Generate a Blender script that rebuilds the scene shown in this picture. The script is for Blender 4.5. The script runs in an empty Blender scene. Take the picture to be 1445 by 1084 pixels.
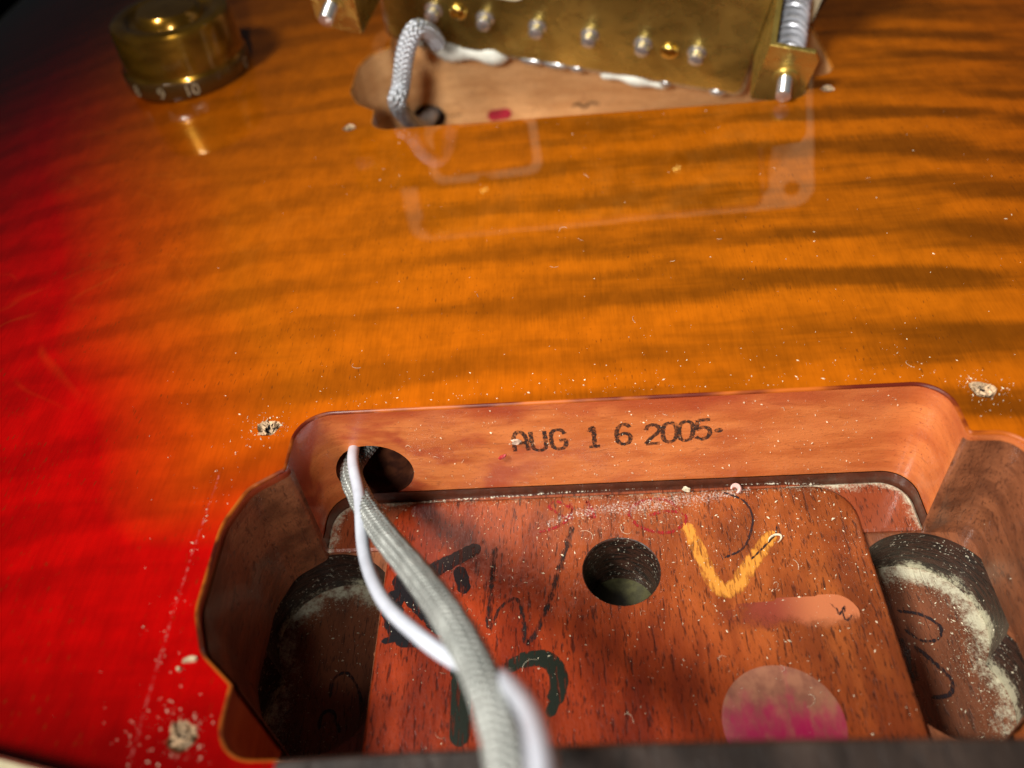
import bpy, bmesh, math, random
import numpy as np
from mathutils import Vector, Matrix, geometry
random.seed(7)
rng = np.random.default_rng(7)
S = 0.001                                   # everything below is laid out in millimetres
scene = bpy.context.scene
COL = scene.collection
R = math.radians

# ------------------------------------------------------------------ camera, light, exposure
cd = bpy.data.cameras.new('camera')
cam = bpy.data.objects.new('camera', cd); COL.objects.link(cam)
cam.location = (-4.17*S, -47.07*S, 73.41*S)
cam.rotation_euler = (R(43.7), R(5.14), R(0.79))
cd.sensor_width = 36; cd.lens = 36*1200/1445
cd.clip_start = 0.004; cd.clip_end = 20
cd.dof.use_dof = True; cd.dof.focus_distance = 0.106; cd.dof.aperture_fstop = 17.0
scene.camera = cam
CAMR = cam.rotation_euler.to_matrix(); CAMC = Vector((-4.17, -47.07, 73.41))

def pix_depth(x, y, dep):                   # photograph pixel + depth along the lens axis -> point (mm)
    d = CAMR @ Vector(((x-722.5)/1200, -(y-542)/1200, -1.0))
    return CAMC + d*dep
def pix_z(x, y, z):
    d = CAMR @ Vector(((x-722.5)/1200, -(y-542)/1200, -1.0))
    return CAMC + d*((z-CAMC.z)/d.z)
def pix_y(x, y, yy):
    d = CAMR @ Vector(((x-722.5)/1200, -(y-542)/1200, -1.0))
    return CAMC + d*((yy-CAMC.y)/d.y)

world = bpy.data.worlds.new('World'); scene.world = world; world.use_nodes = True
bg = world.node_tree.nodes['Background']; bg.inputs[0].default_value = (0.9, 0.95, 1.0, 1); bg.inputs[1].default_value = 0.019

def spot(name, loc, aim, energy, size, blend, radius, color):
    ld = bpy.data.lights.new(name, 'SPOT'); o = bpy.data.objects.new(name, ld); COL.objects.link(o)
    a = Vector(loc); o.location = a*S; o.rotation_euler = (Vector(aim)-a).to_track_quat('-Z', 'Y').to_euler()
    ld.energy = energy; ld.color = color; ld.spot_size = R(size); ld.spot_blend = blend; ld.shadow_soft_size = radius
    return o
spot('work_lamp', (-230, -120, 340), (30, 30, 0), 12.4, 44, 1.0, 0.046, (1.0, 0.955, 0.88))     # bench lamp over the treble side
spot('head_lamp', (-26, -82, 98), (18, 92, 0), 1.25, 68, 1.0, 0.008, (1.0, 0.97, 0.92))          # small torch held beside the lens

scene.view_settings.view_transform = 'Standard'; scene.view_settings.look = 'None'
scene.view_settings.gamma = 1; scene.view_settings.exposure = 0
scene.cycles.max_bounces = 8; scene.cycles.sample_clamp_indirect = 4.0
scene.cycles.caustics_reflective = False; scene.cycles.caustics_refractive = False

# ------------------------------------------------------------------ helpers
def props(o, label=None, cat=None, group=None, kind=None):
    if label: o['label'] = label
    if cat: o['category'] = cat
    if group: o['group'] = group
    if kind: o['kind'] = kind
    return o

def mesh_obj(name, verts, faces, mat, parent=None, smooth=True, sharp=None, uvs=None):
    me = bpy.data.meshes.new(name)
    me.from_pydata([(v[0]*S, v[1]*S, v[2]*S) for v in verts], [], faces)
    me.validate(); me.update()
    if uvs is not None:
        uv = me.uv_layers.new(name='UVMap')
        for l in me.loops: uv.data[l.index].uv = uvs[l.vertex_index]
    bm = bmesh.new(); bm.from_mesh(me); 
    bm.to_mesh(me); bm.free()
    if smooth: me.polygons.foreach_set('use_smooth', [True]*len(me.polygons))
    if sharp: me.set_sharp_from_angle(angle=R(sharp))
    me.materials.append(mat)
    o = bpy.data.objects.new(name, me); COL.objects.link(o)
    if parent: o.parent = parent
    return o

def fix_normals(o):
    bm = bmesh.new(); bm.from_mesh(o.data); bmesh.ops.recalc_face_normals(bm, faces=bm.faces); bm.to_mesh(o.data); bm.free()

def empty(name, loc=(0, 0, 0)):
    o = bpy.data.objects.new(name, None); COL.objects.link(o); o.location = Vector(loc)*S
    o.empty_display_size = 0.01
    return o

class MB:                                     # collects shapes for one mesh
    def __init__(self): self.v = []; self.f = []
    def add(self, v, f):
        k = len(self.v); self.v += [tuple(p) for p in v]; self.f += [tuple(i+k for i in q) for q in f]
    def box(self, x0, x1, y0, y1, z0, z1):
        v = [(x, y, z) for x in (x0, x1) for y in (y0, y1) for z in (z0, z1)]
        self.add(v, [(0, 1, 3, 2), (4, 6, 7, 5), (0, 4, 5, 1), (2, 3, 7, 6), (0, 2, 6, 4), (1, 5, 7, 3)])
    def prism(self, poly, z0, z1, ch=0.0):    # polygon in xy, chamfered top and bottom
        n = len(poly); P = [Vector(p) for p in poly]
        def off(d):
            out = []
            for i in range(n):
                a = (P[i]-P[i-1]); b = (P[(i+1) % n]-P[i])
                if a.length < 1e-9: a = b
                if b.length < 1e-9: b = a
                na = Vector((a.y, -a.x)).normalized(); nb = Vector((b.y, -b.x)).normalized()
                m = (na+nb); m = m.normalized() if m.length > 1e-6 else na
                out.append(P[i]-m*d)
            return out
        loops = []
        if ch > 0:
            I = off(ch)
            loops = [[(p.x, p.y, z0) for p in I], [(p.x, p.y, z0+ch) for p in P], [(p.x, p.y, z1-ch) for p in P], [(p.x, p.y, z1) for p in I]]
        else:
            loops = [[(p.x, p.y, z0) for p in P], [(p.x, p.y, z1) for p in P]]
        v = sum(loops, []); f = []
        for k in range(len(loops)-1):
            for i in range(n):
                j = (i+1) % n
                f.append((k*n+i, k*n+j, (k+1)*n+j, (k+1)*n+i))
        f.append(tuple(range(n-1, -1, -1))); f.append(tuple(range((len(loops)-1)*n, len(loops)*n)))
        self.add(v, f)
    def lathe(self, prof, c=(0, 0, 0), axis='z', seg=32, close=True):
        v = []; f = []; m = len(prof)
        for i in range(seg):
            a = 2*math.pi*i/seg
            for r, h in prof:
                p = (r*math.cos(a), r*math.sin(a), h)
                if axis == 'y': p = (p[0], p[2], p[1])
                v.append((c[0]+p[0], c[1]+p[1], c[2]+p[2]))
        for i in range(seg):
            j = (i+1) % seg
            for k in range(m-1): f.append((i*m+k, j*m+k, j*m+k+1, i*m+k+1))
        if close:
            f.append(tuple(i*m for i in range(seg-1, -1, -1))); f.append(tuple(i*m+m-1 for i in range(seg)))
        self.add(v, f)
    def tube(self, pts, rad, seg=10, caps=True):
        P = [Vector(p) for p in pts]; n = len(P); rings = []
        t = (P[1]-P[0]).normalized(); a = t.orthogonal().normalized(); v = []; f = []
        for i in range(n):
            t2 = (P[min(i+1, n-1)]-P[max(i-1, 0)]).normalized()
            q = t.rotation_difference(t2); a = (q @ a); a = (a - t2*a.dot(t2)).normalized(); t = t2
            b = t.cross(a); r = rad[i] if hasattr(rad, '__len__') else rad
            for k in range(seg):
                w = 2*math.pi*k/seg; v.append(P[i]+a*(r*math.cos(w))+b*(r*math.sin(w)))
        for i in range(n-1):
            for k in range(seg):
                l = (k+1) % seg; f.append((i*seg+k, i*seg+l, (i+1)*seg+l, (i+1)*seg+k))
        if caps: f.append(tuple(range(seg-1, -1, -1))); f.append(tuple(range((n-1)*seg, n*seg)))
        self.add(v, f)
    def build(self, name, mat, parent=None, smooth=True, sharp=40):
        o = mesh_obj(name, self.v, self.f, mat, parent, smooth, None)
        fix_normals(o)
        if smooth and sharp: o.data.set_sharp_from_angle(angle=R(sharp))
        return o

def spline(pts, step=0.5):                     # Catmull-Rom through 3D points, resampled
    P = [Vector(p) for p in pts]; P = [P[0]*2-P[1]]+P+[P[-1]*2-P[-2]]; out = []
    for i in range(1, len(P)-2):
        n = max(2, int((P[i+1]-P[i]).length/step))
        for k in range(n):
            t = k/n; a, b, c, d = P[i-1], P[i], P[i+1], P[i+2]
            out.append(0.5*((2*b)+(c-a)*t+(2*a-5*b+4*c-d)*t*t+(3*b-a-3*c+d)*t**3))
    out.append(P[-2]); return out

def fillet(poly, n=10):                        # [(x, y, r)] -> rounded closed polygon
    out = []; N = len(poly)
    for i in range(N):
        p = Vector(poly[i][:2]); r = poly[i][2]
        a = Vector(poly[i-1][:2])-p; b = Vector(poly[(i+1) % N][:2])-p
        if r <= 0: out.append(p); continue
        an = a.angle(b); t = min(r/math.tan(an/2), a.length*.49, b.length*.49); rr = t*math.tan(an/2)
        c = p+(a.normalized()+b.normalized()).normalized()*(rr/math.sin(an/2))
        s = p+a.normalized()*t-c; e = p+b.normalized()*t-c
        w = s.angle_signed(e)
        for k in range(n+1): 
            q = s.copy(); q.rotate(Matrix.Rotation(-w*k/n, 2)); out.append(c+q)
    return out

def resample(poly, step):
    out = []; N = len(poly)
    for i in range(N):
        a = poly[i]; b = poly[(i+1) % N]; L = (b-a).length
        if L < 1e-6: continue
        n = max(1, int(round(L/step)))
        for k in range(n): out.append(a.lerp(b, k/n))
    return out

def poly_offset(P, d):                         # positive = outwards for a counter-clockwise polygon
    out = []; N = len(P)
    for i in range(N):
        a = (P[i]-P[i-1]).normalized(); b = (P[(i+1) % N]-P[i]).normalized()
        m = Vector((a.y+b.y, -a.x-b.x)).normalized(); out.append(P[i]+m*d/max(.5, m.dot(Vector((a.y, -a.x)))))
    return out

def inside(px, py, poly):                      # numpy point-in-polygon
    r = np.zeros(px.shape, bool); X = np.array([p[0] for p in poly]); Y = np.array([p[1] for p in poly]); j = len(X)-1
    for i in range(len(X)):
        c = ((Y[i] > py) != (Y[j] > py)) & (px < (X[j]-X[i])*(py-Y[i])/(Y[j]-Y[i]+1e-12)+X[i]); r ^= c; j = i
    return r

def dist_poly(px, py, poly, closed=True):
    d = np.full(px.shape, 1e9); n = len(poly)
    for i in range(n if closed else n-1):
        a = poly[i]; b = poly[(i+1) % n]; vx, vy = b[0]-a[0], b[1]-a[1]; L = vx*vx+vy*vy+1e-12
        t = np.clip(((px-a[0])*vx+(py-a[1])*vy)/L, 0, 1)
        d = np.minimum(d, np.hypot(px-a[0]-t*vx, py-a[1]-t*vy))
    return d

def tri_region(outer, holes, pts):             # constrained triangulation -> verts(2D), faces
    V = []; Ed = []
    for lp in [outer]+holes:
        k = len(V); n = len(lp); V += [Vector((p[0], p[1])) for p in lp]; Ed += [(k+i, k+(i+1) % n) for i in range(n)]
    if len(pts):
        px = np.array([p[0] for p in pts]); py = np.array([p[1] for p in pts])
        ok = inside(px, py, outer)
        for h in holes: ok &= ~inside(px, py, h)
        for lp in [outer]+holes: ok &= dist_poly(px, py, lp) > 0.25
        V += [Vector((a, b)) for a, b in zip(px[ok], py[ok])]
    v, e, f, *_ = geometry.delaunay_2d_cdt(V, Ed, [], 0, 1e-5)
    c = np.array([[sum(v[i][k] for i in t)/3 for k in (0, 1)] for t in f])
    ok = inside(c[:, 0], c[:, 1], outer)
    for h in holes: ok &= ~inside(c[:, 0], c[:, 1], h)
    f = [t for t, o in zip(f, ok) if o]
    return v, [t if (v[t[1]]-v[t[0]]).cross(v[t[2]]-v[t[0]]) > 0 else t[::-1] for t in f]

def set_attr(o, name, vals):
    a = o.data.attributes.new(name, 'FLOAT', 'POINT'); a.data.foreach_set('value', np.asarray(vals, dtype=np.float32))

# ------------------------------------------------------------------ materials
class NT:
    def __init__(self, name, rough=0.5, metal=0.0, coat=0.0, coat_rough=0.05, col=None, spec=0.5):
        self.m = bpy.data.materials.new(name); self.m.use_nodes = True
        self.t = self.m.node_tree; self.b = self.t.nodes['Principled BSDF']
        self.b.inputs['Roughness'].default_value = rough; self.b.inputs['Metallic'].default_value = metal
        self.b.inputs['Coat Weight'].default_value = coat; self.b.inputs['Coat Roughness'].default_value = coat_rough
        self.b.inputs['Specular IOR Level'].default_value = spec
        if col: self.b.inputs['Base Color'].default_value = (*col, 1)
        tc = self.n('ShaderNodeTexCoord'); self.obj = self.vmul(tc.outputs['Object'], (1000, 1000, 1000))
        self.uv = tc.outputs['UV']
    def n(self, t, **k):
        x = self.t.nodes.new(t)
        for a, b in k.items(): setattr(x, a, b)
        return x
    def link(self, a, b): self.t.links.new(a, b)
    def put(self, sock, val):
        if isinstance(val, bpy.types.NodeSocket): self.link(val, sock)
        elif isinstance(val, (tuple, list)) and len(val) == 3 and sock.type == 'RGBA': sock.default_value = (*val, 1)
        else: sock.default_value = val
    def vmul(self, v, s):
        x = self.n('ShaderNodeVectorMath', operation='MULTIPLY'); self.put(x.inputs[0], v); x.inputs[1].default_value = s; return x.outputs[0]
    def vadd(self, v, w):
        x = self.n('ShaderNodeVectorMath', operation='ADD'); self.put(x.inputs[0], v); self.put(x.inputs[1], w); return x.outputs[0]
    def noise(self, scale=(1, 1, 1), detail=2, rough=.5, dist=0, vec=None, off=(0, 0, 0)):
        x = self.n('ShaderNodeTexNoise'); v = self.vmul(vec or self.obj, scale)
        if any(off): v = self.vadd(v, off)
        self.link(v, x.inputs['Vector']); x.inputs['Scale'].default_value = 1; x.inputs['Detail'].default_value = detail
        x.inputs['Roughness'].default_value = rough; x.inputs['Distortion'].default_value = dist; return x.outputs['Fac']
    def math(self, op, a, b=0.0, c=None, clamp=False):
        x = self.n('ShaderNodeMath', operation=op, use_clamp=clamp); self.put(x.inputs[0], a); self.put(x.inputs[1], b)
        if c is not None: self.put(x.inputs[2], c)
        return x.outputs[0]
    def map(self, v, a, b, c=0.0, d=1.0):
        x = self.n('ShaderNodeMapRange', interpolation_type='SMOOTHSTEP'); self.put(x.inputs[0], v)
        for i, k in enumerate((a, b, c, d)): self.put(x.inputs[i+1], k)
        return x.outputs[0]
    def mix(self, f, a, b, mode='MIX'):
        x = self.n('ShaderNodeMix', data_type='RGBA', blend_type=mode); self.put(x.inputs[0], f); self.put(x.inputs[6], a); self.put(x.inputs[7], b); return x.outputs[2]
    def ramp(self, f, stops):
        x = self.n('ShaderNodeValToRGB'); self.put(x.inputs[0], f); e = x.color_ramp.elements
        while len(e) < len(stops): e.new(0.5)
        for k, (p, c) in zip(e, stops): k.position = p; k.color = (*c, 1)
        return x.outputs[0]
    def attr(self, name):
        x = self.n('ShaderNodeAttribute', attribute_name=name); return x.outputs['Fac']
    def sep(self, i, v=None):
        x = self.n('ShaderNodeSeparateXYZ'); self.link(v or self.obj, x.inputs[0]); return x.outputs[i]
    def col(self, c): self.put(self.b.inputs['Base Color'], c)
    def bump(self, h, strength=.3, dist=0.0002, coat=False):
        x = self.n('ShaderNodeBump'); self.put(x.inputs['Height'], h); x.inputs['Strength'].default_value = strength; x.inputs['Distance'].default_value = dist
        self.link(x.outputs[0], self.b.inputs['Coat Normal' if coat else 'Normal']); return x.outputs[0]
    def alpha(self, a): self.put(self.b.inputs['Alpha'], a)

def mat_top():
    t = NT('flamed_maple_cherry_burst', rough=.6, coat=1.0, coat_rough=.02, spec=0.0)
    d = t.attr('edge_dist')
    wob = t.math('MULTIPLY', t.math('SUBTRACT', t.noise((.02, .02, .02), 2), .5), 18)
    dd = t.math('DIVIDE', t.math('ADD', d, wob), 100)
    burst = t.ramp(dd, [(0.0, (.004, .0, .0)), (.12, (.03, .0003, .0003)), (.22, (.22, .0006, .0005)), (.32, (.50, .001, .0008)), (.44, (.52, .002, .001)), (.56, (.46, .050, .0012)), (.70, (.44, .095, .0016)), (1.0, (.44, .108, .002))])
    # flame figure: bands across the grain, wandering and breaking up
    bow = t.math('MULTIPLY', t.math('POWER', t.math('ADD', t.sep(0), -10), 2), .0019)
    fib = t.math('MULTIPLY', t.math('SUBTRACT', t.noise((3.2, .2, .2), 3, .7), .5), 2.4)
    wand = t.math('MULTIPLY', t.math('SUBTRACT', t.noise((.016, .05, .02), 2.5, .55), .5), 17)
    ph = t.math('ADD', t.math('ADD', t.sep(1), bow), t.math('ADD', fib, wand))
    sn = t.math('SINE', t.math('MULTIPLY', ph, 2*math.pi/10.4))
    amp = t.map(t.noise((.035, .06, .02), 3, .6, 0, None, (5, 2, 9)), .36, .62, .05, 1.0)
    sn = t.math('ADD', t.math('MULTIPLY', t.math('MULTIPLY', sn, amp), .8), t.math('MULTIPLY', t.math('SUBTRACT', t.noise((.03, .22, .02), 3, .6, .3, None, (7, 3, 1)), .5), 2.0))
    fl = t.map(sn, -.70, .62)
    c = t.mix(t.math('MULTIPLY', t.math('SUBTRACT', 1, fl), t.map(t.sep(0), -60, 35, .40, .90)), burst, t.mix(1.0, burst, (.34, .37, .7), 'MULTIPLY'))
    c = t.mix(1.0, c, t.ramp(t.map(t.noise((.35, .22, .3), 3, .6), .3, .7, .80, 1.0), [(0, (0, 0, 0)), (1, (1, 1, 1))]), 'MULTIPLY')
    # long grain and short dark flecks along the neck direction
    g = t.map(t.noise((2.6, .20, .3), 3, .6), .3, .7, .90, 1.05)
    c = t.mix(1.0, c, t.ramp(g, [(0, (0, 0, 0)), (1, (1, 1, 1))]), 'MULTIPLY')
    fleck = t.math('MULTIPLY', t.map(t.noise((3.4, .75, .3), 1, .5, 0, None, (3, 9, 2)), .66, .73), t.map(t.noise((.06, .06, .1), 1), .42, .6))
    c = t.mix(t.math('MULTIPLY', fleck, .55), c, (.08, .022, .003))
    # pale curly veins
    cv = t.noise((.05, .05, .03), 1.5, .5, .8, None, (1, 5, 2))
    vein = t.math('MULTIPLY', t.map(t.math('ABSOLUTE', t.math('SUBTRACT', cv, .5)), 0.0, .02, 1, 0), t.math('MULTIPLY', t.map(t.sep(0), -20, -40), t.map(t.sep(1), 20, 35)))
    c = t.mix(t.math('MULTIPLY', t.math('MULTIPLY', vein, t.map(t.noise((.09, .09, .09), 1, .5, 0, None, (8, 8, 1)), .45, .6)), .045), c, (.7, .22, .02))
    t.col(c)
    t.b.inputs['Coat IOR'].default_value = 1.62
    t.bump(t.noise((.05, .05, .05), 2), .10, .0006, True)
    return t.m

def mat_maple(name, over=True, ca=None, cb_=None):
    t = NT(name, rough=.42, coat=.55, coat_rough=.13)
    z = t.sep(2)
    n = t.noise((.12, .12, .5), 4, .6, .3)
    ca = ca or (.48, .125, .030); cb_ = cb_ or (.62, .19, .052)
    c = t.mix(t.map(n, .35, .65), ca, cb_)  # (.42, .125, .036), (.54, .185, .062))
    vein = t.n('ShaderNodeTexNoise'); 
    ln = t.noise((.06, .2, .55), 2, .5, .8, None, (4, 2, 8))
    line = t.map(t.math('ABSOLUTE', t.math('SUBTRACT', t.math('FRACT', t.math('MULTIPLY', ln, 9)), .5)), 0, .06, 1, 0)
    c = t.mix(t.math('MULTIPLY', line, .36), c, (.16, .04, .012))
    if over:                                    # cherry lacquer run down from the top edge
        wz = t.math('ADD', z, t.math('MULTIPLY', t.math('SUBTRACT', t.noise((.15, .15, .2), 2), .5), 6))
        c = t.mix(t.math('MULTIPLY', t.map(wz, -4.5, -.5), t.map(t.noise((.05, .05, .01), 1), .4, .6, .25, .8)), c, (.26, .02, .008))
    if over:
        stn = t.math('MULTIPLY', t.map(t.noise((.10, .10, .14), 3, .6, .4, None, (9, 1, 3)), .46, .64), t.map(t.sep(0), 8, -24, .25, .85))
        c = t.mix(stn, c, (.33, .045, .018))
    fuzz = t.noise((3, 3, 3), 3, .6)
    c = t.mix(t.map(fuzz, .60, .72), c, (.30, .06, .02))
    t.col(c); t.bump(t.noise((1.6, 1.6, 2.4), 4, .65), .22, .0002)
    t.put(t.b.inputs['Coat Weight'], t.map(t.noise((.12, .12, .12), 2), .4, .6, .15, .8))
    return t.m

def dust_over(t, c, fine=2.2, lo=.62, hi=.48, colr=(.55, .52, .38), attr='dust'):
    a = t.attr(attr); n = t.math('ADD', t.math('MULTIPLY', t.noise((fine, fine, fine), 5, .85), .5), t.math('MULTIPLY', t.noise((.4, .4, .4), 3, .6), .5))
    k = t.map(t.math('ADD', n, t.math('MULTIPLY', t.math('SUBTRACT', a, .5), .34)), .50, .70)
    sp = t.math('MULTIPLY', t.map(t.noise((4.5, 4.5, 4.5), 3, .7, 0, None, (5, 5, 5)), .60, .68), t.map(a, .05, .45))
    k = t.math('MAXIMUM', k, sp)
    return t.mix(k, c, colr), k

def mat_mahogany(name, a, b, pore, gloss=.35, dust=False, scale=1.0, sat=False, coat=.4):
    t = NT(name, rough=gloss, coat=coat, coat_rough=.12)
    c = t.mix(t.map(t.noise((.22*scale, .06*scale, .2*scale), 3, .6), .35, .65), a, b)
    p1 = t.map(t.noise((2.6*scale, .34*scale, .5*scale), 2, .6, .15), .57, .70)
    p2 = t.map(t.noise((4.6*scale, .9*scale, 1.1*scale), 2, .6, 0, None, (3, 1, 6)), .58, .66)
    c = t.mix(t.math('MULTIPLY', p1, .78), c, pore); c = t.mix(t.math('MULTIPLY', p2, .7), c, pore)
    if sat:
        c = t.mix(t.math('MULTIPLY', t.map(t.noise((.055, .05, .05), 3, .6, .5, None, (2, 8, 4)), .40, .62), .55), c, t.mix(1.0, c, (.48, .50, .55), 'MULTIPLY'))
        t.b.inputs['Coat Weight'].default_value = .9; t.b.inputs['Coat Roughness'].default_value = .07
        t.bump(t.math('ADD', t.noise((.25, .2, .3), 3, .6), t.math('MULTIPLY', t.noise((1.7, 1.1, 1.5), 3, .7), .35)), .5, .0008, True)                                      # redder stain towards the treble side and the neck
        m = t.map(t.math('ADD', t.math('MULTIPLY', t.sep(0), -1), t.math('MULTIPLY', t.sep(1), -1.2)), -24, 18)
        c = t.mix(t.math('MULTIPLY', m, .85), c, t.mix(1.0, c, (1.15, .40, .28), 'MULTIPLY'))
    if dust: c, _ = dust_over(t, c)
    t.col(c); t.bump(t.math('SUBTRACT', t.noise((1.5, .5, 1.5), 3, .6), t.math('MULTIPLY', p1, .5)), .4, .0003)
    return t.m

def mat_char(name, low_dust=True):
    t = NT(name, rough=.5, coat=.12, coat_rough=.2)
    z = t.sep(2)
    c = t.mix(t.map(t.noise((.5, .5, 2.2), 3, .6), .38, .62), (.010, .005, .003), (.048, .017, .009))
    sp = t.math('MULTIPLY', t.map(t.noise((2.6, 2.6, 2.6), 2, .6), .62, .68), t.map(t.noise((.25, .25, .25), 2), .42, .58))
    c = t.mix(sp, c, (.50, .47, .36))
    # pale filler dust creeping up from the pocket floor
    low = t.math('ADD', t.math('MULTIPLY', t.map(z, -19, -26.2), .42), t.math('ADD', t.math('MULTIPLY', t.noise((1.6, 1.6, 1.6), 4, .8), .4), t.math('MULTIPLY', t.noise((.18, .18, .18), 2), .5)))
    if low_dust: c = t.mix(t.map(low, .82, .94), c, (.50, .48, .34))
    t.col(c); t.bump(t.noise((1, 1, 3), 4, .6), .5, .0003)
    return t.m

def mat_ink(name, col, cover=.5, rough=.4, fine=2.0, soft=.12, streak=True, coat=.3):
    t = NT(name, rough=rough, coat=coat, coat_rough=.12, col=col)
    n = t.noise((fine*1.4, fine*(.35 if streak else 1.2), fine), 3, .65)
    e = t.math('MULTIPLY', t.math('ABSOLUTE', t.math('SUBTRACT', t.sep(1, t.uv), .5)), 2)
    k = t.math('SUBTRACT', t.math('ADD', n, cover-.5), t.math('MULTIPLY', t.math('POWER', e, 3), .25))
    pore = t.map(t.noise((2.6, .34, .5), 2, .6, .15), .54, .66)
    t.alpha(t.math('MULTIPLY', t.map(k, .5-soft, .5+soft, 0, .96), t.math('SUBTRACT', 1, t.math('MULTIPLY', pore, .75 if streak else 0))))
    return t.m

def mat_simple(name, col, rough=.4, metal=0, coat=0, var=.15, sc=.6, bump=.0):
    t = NT(name, rough=rough, metal=metal, coat=coat)
    n = t.noise((sc, sc, sc), 3, .6)
    dk = tuple(k*(1-var*1.6) for k in col); lt = tuple(min(1, k*(1+var)) for k in col)
    t.col(t.mix(t.map(n, .35, .65), dk, lt))
    if bump: t.bump(t.noise((sc*4,)*3, 3), bump, .0002)
    return t.m

def mat_brass(name):
    t = NT(name, rough=.3, metal=.85)
    c = t.mix(t.map(t.noise((.05, .05, .05), 3, .5), .35, .68), (.30, .205, .045), (.58, .41, .10))
    c = t.mix(t.map(t.noise((.5, .5, .5), 4, .7), .56, .72), c, (.36, .22, .05))
    t.col(c); t.put(t.b.inputs['Roughness'], t.map(t.noise((.3, .3, .3), 3), .3, .7, .20, .38)); t.bump(t.noise((.16, .16, .16), 3, .6), .35, .0008)
    return t.m

M = {}
M['top'] = mat_top()
M['maple'] = mat_maple('stained_maple_wall')
M['maple2'] = mat_maple('plain_maple_wall', False, (.64, .33, .13), (.76, .43, .19))
M['tenon'] = mat_mahogany('tenon_mahogany', (.19, .040, .009), (.33, .083, .017), (.030, .007, .004), .38, True, 1.0, True)
M['ledge'] = mat_mahogany('ledge_mahogany', (.19, .04, .014), (.27, .06, .02), (.04, .010, .006), .4, True)
M['ear'] = mat_mahogany('wall_mahogany', (.13, .042, .017), (.25, .085, .034), (.09, .028, .012), .45, False, 1.5)
M['pocket'] = mat_mahogany('pocket_mahogany', (.12, .038, .016), (.21, .066, .027), (.05, .017, .009), .5, True, 1.0, coat=.15)
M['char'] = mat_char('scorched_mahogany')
M['band'] = mat_simple('dark_mahogany_band', (.075, .020, .009), .4, 0, .3)
t = NT('lip_lacquer', rough=.35, coat=1.0, coat_rough=.04)
c = t.mix(t.map(t.noise((.08, .2, .3), 3), .42, .6), (.09, .008, .002), (.40, .09, .007))
t.col(c); M['lip'] = t.m
M['lip2'] = mat_simple('amber_lip_lacquer', (.40, .13, .012), .35, 0, 1.0, .2)
M['binding'] = mat_simple('cream_binding', (.70, .62, .42), .35, 0, .4, .06)
M['side'] = mat_simple('cherry_mahogany_side', (.12, .012, .008), .3, 0, 1.0)
M['black'] = mat_simple('hole_shade_black', (.012, .006, .004), .7)  # near-black colour standing in for the shade inside small holes
M['rosewood'] = mat_mahogany('rosewood', (.014, .009, .007), (.040, .026, .020), (.012, .008, .007), .45, False, .8, coat=.1)
M['brass'] = mat_brass('tarnished_nickel_silver')
M['brass_bright'] = mat_simple('bright_brass', (.75, .52, .12), .25, 1, 0, .1)
M['steel'] = mat_simple('bright_steel', (.66, .66, .66), .26, .85, 0, .1)
M['spring'] = mat_simple('spring_steel', (.66, .68, .74), .4, .45, 0, .08)
M['nickel'] = mat_simple('nickel_cover', (.50, .48, .43), .25, 1, 0, .12)
M['cream'] = mat_simple('cream_plastic', (.74, .66, .43), .35, 0, .3, .05)
M['tape'] = mat_simple('offwhite_tape', (.74, .73, .64), .5, 0, 0, .08)
M['label'] = mat_simple('black_label', (.012, .011, .010), .4, 0, .2, .1)
M['white'] = mat_simple('white_insulation', (.50, .53, .60), .38, 0, .2, .04)
M['dustm'] = mat_simple('pale_sawdust', (.62, .56, .40), .7, 0, 0, .2, 3)
M['chip'] = mat_simple('pale_wood_chip', (.60, .47, .29), .7, 0, 0, .25, 2, .4)
M['redflake'] = mat_simple('red_lacquer_flake', (.35, .03, .03), .25, 0, .8, .2, 2)
M['fibre'] = mat_simple('torn_maple_fibre', (.50, .34, .20), .75, 0, 0, .3, 1.5, .6)
M['ink_black'] = mat_ink('black_marker', (.006, .006, .008), .80)
M['ink_green'] = mat_ink('dark_green_marker', (.010, .016, .010), .78)
M['ink_pencil'] = mat_ink('black_pencil', (.010, .008, .008), .53, .5, 2.4, .16)
M['ink_thin'] = mat_ink('thin_black_pen', (.012, .008, .012), .60, .5)
M['ink_red'] = mat_ink('red_crayon', (.28, .008, .014), .52, .5, 2.4, .14)
M['ink_yellow'] = mat_ink('yellow_chalk', (.62, .25, .03), .63, .6, 1.7, .16)
M['ink_stamp'] = mat_ink('stamp_ink', (.024, .016, .014), .56, .5, 2.4, .22, False, .1)
M['powder'] = mat_ink('filler_powder', (.62, .58, .45), .44, .8, 2.6, .08, False, 0)
M['haze_powder'] = mat_ink('thin_powder', (.62, .50, .42), .40, .8, 3.0, .16, False, 0)
M['patch'] = mat_ink('bare_wood_patch', (.52, .17, .075), .72, .4, .35, .3, False, .5)
t = NT('bare_wood_patch', rough=.4, coat=.6, coat_rough=.1)
u_, v_ = t.sep(0, t.uv), t.sep(1, t.uv)
t.col(t.mix(t.map(u_, 8, 14), (.24, .045, .025), (.50, .16, .065)))
nz = t.noise((.5, .5, .5), 4, .7)
al = t.math('MULTIPLY', t.map(t.math('ADD', v_, t.math('MULTIPLY', t.math('SUBTRACT', nz, .5), .9)), .05, .55), t.map(t.math('ADD', u_, t.math('MULTIPLY', t.math('SUBTRACT', nz, .5), 9)), 1, 9))
t.alpha(t.math('MULTIPLY', al, .92)); M['patch'] = t.m
M['pinkink'] = mat_ink('pink_dye', (.42, .03, .11), .55, .5, .35, .25, False)
t = NT('dyed_plug_wood', rough=.45, coat=.4, coat_rough=.1)
cc = t.mix(t.map(t.noise((.5, .4, .5), 3, .6), .35, .65), (.25, .10, .065), (.38, .17, .10))
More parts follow.
